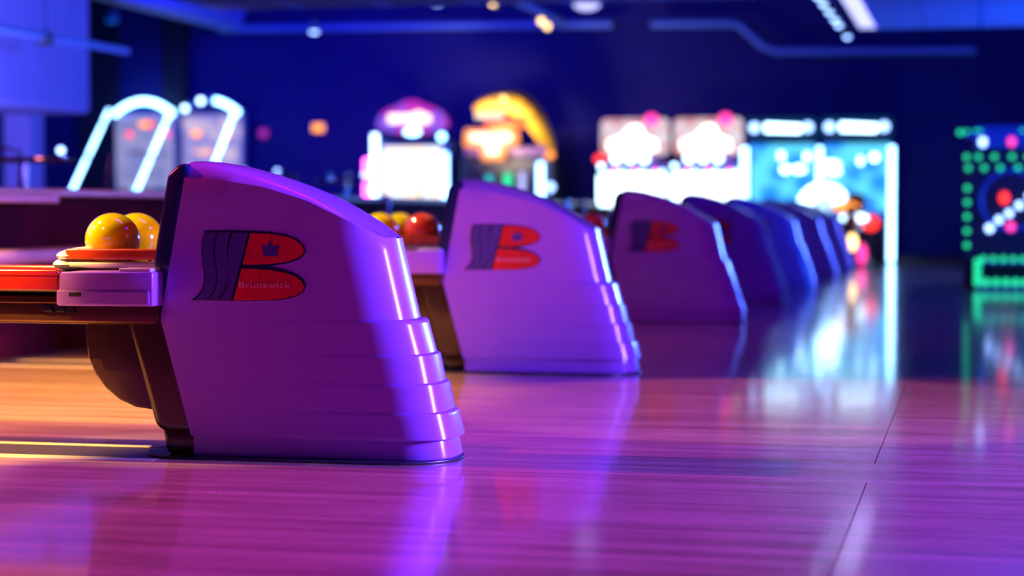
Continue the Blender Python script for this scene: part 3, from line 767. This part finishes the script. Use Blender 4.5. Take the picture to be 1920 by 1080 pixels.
def dino_game():
    t = thing('arcade_machine', 'dinosaur arcade machine with lit orange-edged sign under a reptile head', 'arcade machine', (-8.7, 37.8, 0))
    box('cabinet', 'cab', -9.60, -7.78, 37.6, 38.6, 0, 1.98, t, 0.04)
    box('header', 'purplecab', -9.50, -7.90, 37.45, 38.4, 1.985, 2.16, t, 0.03)
    sp = [(-9.44, 2.50), (-8.40, 2.50), (-8.38, 2.20), (-8.62, 2.14), (-8.66, 1.90), (-9.10, 1.90), (-9.14, 2.14), (-9.46, 2.16)]
    sb = MB().prism(sp, 37.22, 37.36).build('sign', 'g_signedge', t, 0.05, True, 3)
    ip = [(-9.32, 2.42), (-8.50, 2.42), (-8.50, 2.28), (-8.74, 2.22), (-8.77, 2.0), (-9.0, 2.0), (-9.03, 2.22), (-9.32, 2.26)]
    MB().prism(ip, 37.18, 37.22).build('sign_face', 'g_sign', sb, 0.02, True)
    path = [(-7.86, 37.7, 2.12), (-7.93, 37.55, 2.32), (-8.05, 37.45, 2.56), (-8.20, 37.4, 2.78), (-8.42, 37.35, 2.97), (-8.66, 37.3, 3.02), (-8.90, 37.25, 2.98), (-9.10, 37.2, 2.92), (-9.22, 37.2, 2.86)]
    hd = MB().tube(path, [0.10, 0.16, 0.19, 0.21, 0.24, 0.21, 0.17, 0.14, 0.07], 20, flat=0.9).build('dinosaur_head', 'dinoy', t, smooth=True)
    MB().tube([(-7.95, 37.72, 2.5), (-8.06, 37.6, 2.76), (-8.24, 37.5, 2.99), (-8.50, 37.42, 3.13), (-8.8, 37.36, 3.10)], [0.05, 0.10, 0.11, 0.10, 0.04], 14).build('crest', 'dinor', hd, smooth=True)
    MB().tube([(-8.30, 37.3, 2.66), (-8.5, 37.25, 2.58), (-8.75, 37.2, 2.55), (-9.0, 37.18, 2.58)], [0.13, 0.10, 0.08, 0.04], 14).build('lower_jaw', 'dinor', hd, smooth=True)
    for i in range(8):
        x = -9.16 + i * 0.07
        MB().tube([(x, 37.12, 2.79), (x, 37.10, 2.68)], [0.032, 0.012], 8).build('tooth', 'g_sign' if i < 0 else 'tooth', hd)
    MB().ball((-8.64, 37.10, 3.05), 0.045).build('eye', 'g_warm', hd, smooth=True)
    MB().tube([(-8.0, 37.60, 2.0), (-7.98, 37.58, 2.2)], 0.10, 14).build('neck_mount', 'purplecab', hd, smooth=True)
    for (x, z0, z1, r, m) in ((-9.02, 1.45, 1.62, 0.06, 'g_teal'), (-8.66, 1.36, 1.66, 0.075, 'g_green'), (-8.38, 1.32, 1.68, 0.05, 'g_panel'), (-8.02, 1.12, 1.86, 0.058, 'g_blue')):
        MB().tube([(x, 37.52, z0), (x, 37.52, z1)], r, 12).build('light_bar', m, t, smooth=True)
    MB().ball((-7.85, 37.5, 2.01), 1, (0.10, 0.05, 0.08), 14, 10).build('indicator', 'g_orange', t, smooth=True)
    MB().ball((-7.83, 37.5, 1.40), 0.08).build('indicator', 'g_bulb', t, smooth=True)
dino_game()

def twin_game(x0, label, i):
    t = thing('arcade_machine', label, 'arcade machine', (x0 + 0.66, 37.8, 0), 'prize games with big white top screens')
    box('cabinet', 'purplecab', x0, x0 + 1.30, 37.62, 38.6, 0, 1.86, t, 0.03)
    box('lower_screen', 'g_screen2', x0 + 0.06, x0 + 1.24, 37.56, 37.62, 1.02, 1.66, t, 0.03)
    tp = box('topper', 'g_pic', x0 + 0.0, x0 + 1.28, 37.52, 37.8, 2.00, 2.68, t, 0.10, smooth=True, seg=4)
    MB().prism([(x0 + 0.16, 2.06), (x0 + 1.10, 2.06), (x0 + 1.08, 2.26), (x0 + 0.86, 2.36), (x0 + 0.76, 2.55), (x0 + 0.60, 2.55), (x0 + 0.40, 2.34), (x0 + 0.14, 2.26)], 37.47, 37.52).build('bright_picture', 'g_screen', tp, 0.03, True)
    MB().ball((x0 + 0.98, 37.48, 2.64), 1, (0.13, 0.05, 0.12), 16, 10).build('round_lamp', 'g_pink', tp, smooth=True)
    box('topper_mount', 'purplecab', x0 + 0.2, x0 + 1.1, 37.66, 38.0, 1.862, 2.0, t, 0.01)
    for k in range(3): MB().ball((x0 + 0.30 + 0.27 * k, 37.52, 1.93), 0.085).build('bulb', 'g_white', t, smooth=True)
    for k in range(9):
        MB().ball((x0 + 0.14 + 0.13 * k, 37.54, 1.68), 0.035, seg=10, rings=6).build('marker_light', ('g_green', 'g_mag', 'g_arc')[k % 3], t, smooth=True)
    MB().tube([(x0 + 0.03, 37.48, 1.02), (x0 + 0.03, 37.48, 1.62)], 0.06, 12).build('side_light', 'g_white', t, smooth=True)
    if i == 0:
        MB().ball((x0, 37.5, 1.93), 1, (0.11, 0.06, 0.08), 14, 10).build('corner_lamp', 'g_red', t, smooth=True)
    MB().ball((x0 + 0.03, 37.48, 1.78), 0.05).build('bulb', 'g_white', t, smooth=True)
twin_game(-6.88, 'arcade machine with big picture screen and red corner lamp, left of twin pair', 0)
twin_game(-5.50, 'arcade machine with big picture screen, right of the twin pair', 1)

def race_game(x0, label, last):
    t = thing('racing_game', label, 'arcade machine', (x0 + 0.65, 37.9, 0), 'motorcycle games with blue screens')
    box('cabinet', 'bluecab', x0, x0 + 1.29, 37.75, 38.7, 0, 2.22, t, 0.03)
    box('screen', 'g_bluescr', x0 + 0.06, x0 + 1.23, 37.70, 37.75, 0.95, 2.18, t, 0.02)
    mq = box('marquee', 'g_dkmarq', x0 + 0.0, x0 + 1.27, 37.45, 38.0, 2.30, 2.66, t, 0.06, smooth=True)
    MB().prism([(x0 + 0.34, 2.40), (x0 + 1.0, 2.38), (x0 + 1.02, 2.52), (x0 + 0.34, 2.56)], 37.40, 37.45).build('title_plate', 'g_white', mq, 0.03, True)
    for dx in (0.15, 1.13): MB().ball((x0 + dx, 37.43, 2.48), 0.085, (1, 0.5, 1)).build('round_lamp', 'g_bulb', mq, smooth=True)
    box('marquee_mount', 'cab', x0 + 0.2, x0 + 1.1, 37.85, 38.4, 2.222, 2.30, t)
    for (dx, z, sx) in ((0.70, 1.72, 0.09), (0.95, 1.72, 0.13), (1.10, 1.95, 0.06), (0.62, 1.97, 0.06)) if not last else ((0.14, 1.80, 0.2), (0.95, 1.93, 0.08), (0.7, 1.87, 0.05), (0.2, 1.68, 0.15)):
        MB().ball((x0 + dx, 37.69, z), 1, (sx, 0.02, 0.075), 14, 8).build('screen_light', 'g_white', t, smooth=True)
    MB().tube([(x0 - 0.03, 37.50, 0.98 if not last else 0.9), (x0 - 0.03, 37.50, 2.12)], 0.05 if last else 0.06, 12).build('side_light', 'g_blue', t, smooth=True)
    box('console', 'cab', x0 + 0.1, x0 + 1.2, 37.2, 37.74, 0.0, 0.8, t, 0.05)
    if last:
        MB().tube([(x0 + 1.27, 37.45, 0.03), (x0 + 1.27, 37.45, 2.12)], 0.052, 12).build('side_light', 'g_blue', t, smooth=True)
    for dx in (0.35, 0.95):
        box('side_light_foot', 'cab', x0 + dx - 0.06, x0 + dx + 0.06, 37.1, 37.2, 0, 0.3, t)
race_game(-4.13, 'racing machine with dark marquee, next to the twin white screens', False)
race_game(-2.76, 'rightmost racing machine with tall ice-blue light bar down its right edge', True)

def bike(x, yv, paint, label, red):
    t = thing('ride_on_motorcycle', label, 'motorcycle ride', (x, yv, 0), 'ride-on motorcycles before the blue screens')
    box('base', 'cab', x - 0.28, x + 0.28, yv - 0.75, yv + 0.75, 0, 0.12, t, 0.03)
    for dy in (-0.55, 0.55):
        w_ = MB().torus((x, yv + dy, 0.40), 0.22, 0.065, 'x', 28, 10).build('wheel', 'tyre', t, smooth=True)
        MB().cyl((x, yv + dy, 0.40), 0.15, 0.05, 20, 'x').build('rim', 'chrome', w_, smooth=True)
    MB().tube([(x, yv - 0.78, 0.92), (x, yv - 0.45, 0.84), (x, yv, 0.72), (x, yv + 0.3, 0.90), (x, yv + 0.55, 0.78)], [0.05, 0.12, 0.17, 0.20, 0.10], 16).build('body', paint, t, smooth=True)
    MB().tube([(x, yv - 0.6, 0.97), (x, yv - 0.25, 0.92), (x, yv + 0.02, 0.90)], [0.08, 0.12, 0.08], 14).build('seat', 'tyre', t, smooth=True)
    MB().tube([(x, yv + 0.35, 1.02), (x, yv + 0.55, 1.10), (x, yv + 0.66, 0.98)], [0.12, 0.17, 0.06], 16, flat=1.2).build('fairing', paint, t, smooth=True)
    hb = MB().tube([(x - 0.34, yv + 0.25, 1.06), (x - 0.15, yv + 0.36, 1.10), (x + 0.15, yv + 0.36, 1.10), (x + 0.34, yv + 0.25, 1.06)], 0.018, 8).build('handlebar', 'chrome', t, smooth=True)
    MB().tube([(x, yv, 0.6), (x, yv, 0.12)], 0.07, 12).build('support', 'black', t, smooth=True)
    if red:  # cowl, seat and side glows are added, standing in for strongly lit bodywork
        MB().ball((x - 0.12, yv - 0.2, 1.02), 1, (0.24, 0.12, 0.09), 18, 10).build('rear_cowl_glow', 'g_orange', t, smooth=True)
        MB().ball((x + 0.04, yv - 0.35, 0.83), 1, (0.24, 0.12, 0.07), 18, 10).build('seat_glow', 'g_white', t, smooth=True)
        MB().ball((x + 0.32, yv - 0.3, 0.74), 1, (0.14, 0.10, 0.13), 16, 10).build('side_glow', 'g_red', t, smooth=True)
        MB().ball((x + 0.04, yv - 0.80, 0.42), 1, (0.08, 0.04, 0.14), 14, 10).build('tail_lamp', 'g_warm', t, smooth=True)
        MB().ball((x + 0.20, yv - 0.80, 0.22), 1, (0.08, 0.05, 0.18), 14, 10).build('tail_lamp', 'g_pink', t, smooth=True)
        box('lamp_bracket', 'black', x + 0.05, x + 0.30, yv - 0.78, yv - 0.70, 0.12, 0.60, t)
        MB().tube([(x, yv - 0.3, 0.8), (x + 0.36, yv - 0.3, 0.82)], 0.03, 8).build('lamp_arm', 'black', t)
    else:
        MB().torus((x + 0.10, yv, 0.98), 0.34, 0.13, 'y', 20, 10, R(10), R(170)).build('lit_windscreen', 'g_white', t, smooth=True)
        MB().ball((x - 0.42, yv - 0.1, 1.05), 0.09).build('mirror_lamp', 'g_bulb', t, smooth=True)
        MB().tube([(x - 0.42, yv - 0.1, 1.05), (x, yv + 0.3, 0.95)], 0.012, 6).build('lamp_arm', 'black', t)
        MB().ball((x - 0.90, yv - 0.5, 0.98), 0.07).build('lever_lamp', 'g_pink', t, smooth=True)
        MB().tube([(x - 0.90, yv - 0.5, 0.98), (x - 0.2, yv - 0.3, 0.8)], 0.012, 6).build('lamp_arm', 'black', t)
bike(-2.72, 36.2, 'whitebike', 'white ride-on motorcycle with glowing arched windscreen behind the small hoods', False)
bike(-2.06, 35.4, 'redcab', 'red ride-on motorcycle with added orange and white glowing shapes and a pink tail lamp', True)

def green_game():
    Y = 25.4
    t = thing('arcade_machine', 'dark game machine outlined in green bulbs at the right edge', 'arcade machine', (0.55, 25.9, 0))
    box('cabinet', 'cab', -0.14, 1.24, Y + 0.06, Y + 1.0, 0, 1.70, t, 0.03)
    mq = box('marquee', 'bluecab', -0.02, 1.10, Y - 0.05, Y + 0.5, 1.702, 1.98, t, 0.04)
    for dx, m in ((0.08, 'g_panel'), (0.42, 'g_mag')):
        MB().ball((dx, Y - 0.06, 1.78), 1, (0.045, 0.02, 0.06), 12, 8).build('title_light', 'g_bulb' if m == 'g_panel' else 'g_pink', mq, smooth=True)
    def dot(x, z, m='g_green', r=0.034, y=None):
        MB().ball((x, (Y + 0.05) if y is None else y, z), r, seg=10, rings=8).build('bulb', m, t, smooth=True)
    for x in (-0.19, -0.11, 0.00, 0.04, 0.55, 0.66, 0.74, 0.80, 0.95, 1.05): dot(x, 1.895, y=Y - 0.08)
    for x in (-0.11, 0.03, 0.22, 0.43, 0.62, 0.71, 0.90, 1.10): dot(x, 1.60)
    for x in (-0.09, 0.10, 0.29, 0.50, 0.68, 0.9): dot(x, 1.465)
    for k in range(5): dot(-0.10, 1.22 - 0.175 * k)
    for k in range(5): dot(1.18, 1.22 - 0.175 * k)
    box('light_ledge', 'bluecab', -0.12, 1.20, Y - 0.12, Y + 0.055, 1.83, 1.90, mq, 0.01)
    MB().torus((0.42, Y + 0.05, 1.07), 0.36, 0.03, 'y', 36, 8).build('wheel', 'bluecab', t, smooth=True)
    for i in range(5):
        a = R(150 + i * 20) 
        dot(0.28 + 0.10 * i + 0.02 * i, 0.80 + 0.008 * (i + 2) ** 2 + 0.04 * i, 'g_bulb', 0.045)
    dot(0.17, 0.73, 'g_bulb', 0.05)
    MB().ball((0.34, Y + 0.03, 1.10), 1, (0.06, 0.05, 0.075), 16, 10).build('red_lamp', 'g_red', t, smooth=True)
    MB().ball((0.42, Y + 0.03, 0.75), 1, (0.05, 0.04, 0.06), 12, 8).build('red_lamp', 'g_pink', t, smooth=True)
    # lower prize tray
    box('tray_frame', 'purplecab', 0.0, 1.2, Y - 0.5, Y + 0.05, 0.0, 0.09, t, 0.01)
    for z0, z1 in ((0.30, 0.345),): box('tray_top', 'purplecab', 0.0, 1.2, Y - 0.5, Y + 0.05, z0, z1, t, 0.01)
    box('tray_side', 'purplecab', 0.0, 0.07, Y - 0.5, Y + 0.05, 0.092, 0.298, t, 0.01)
    for k in range(10): dot(0.10 + 0.115 * k, 0.365, y=Y - 0.5, r=0.036)
    for k in range(4): dot(0.03, 0.33 - 0.08 * k, y=Y - 0.52, r=0.045)
    for k in range(10): dot(0.13 + 0.115 * k, 0.09, y=Y - 0.52, r=0.045)
green_game()
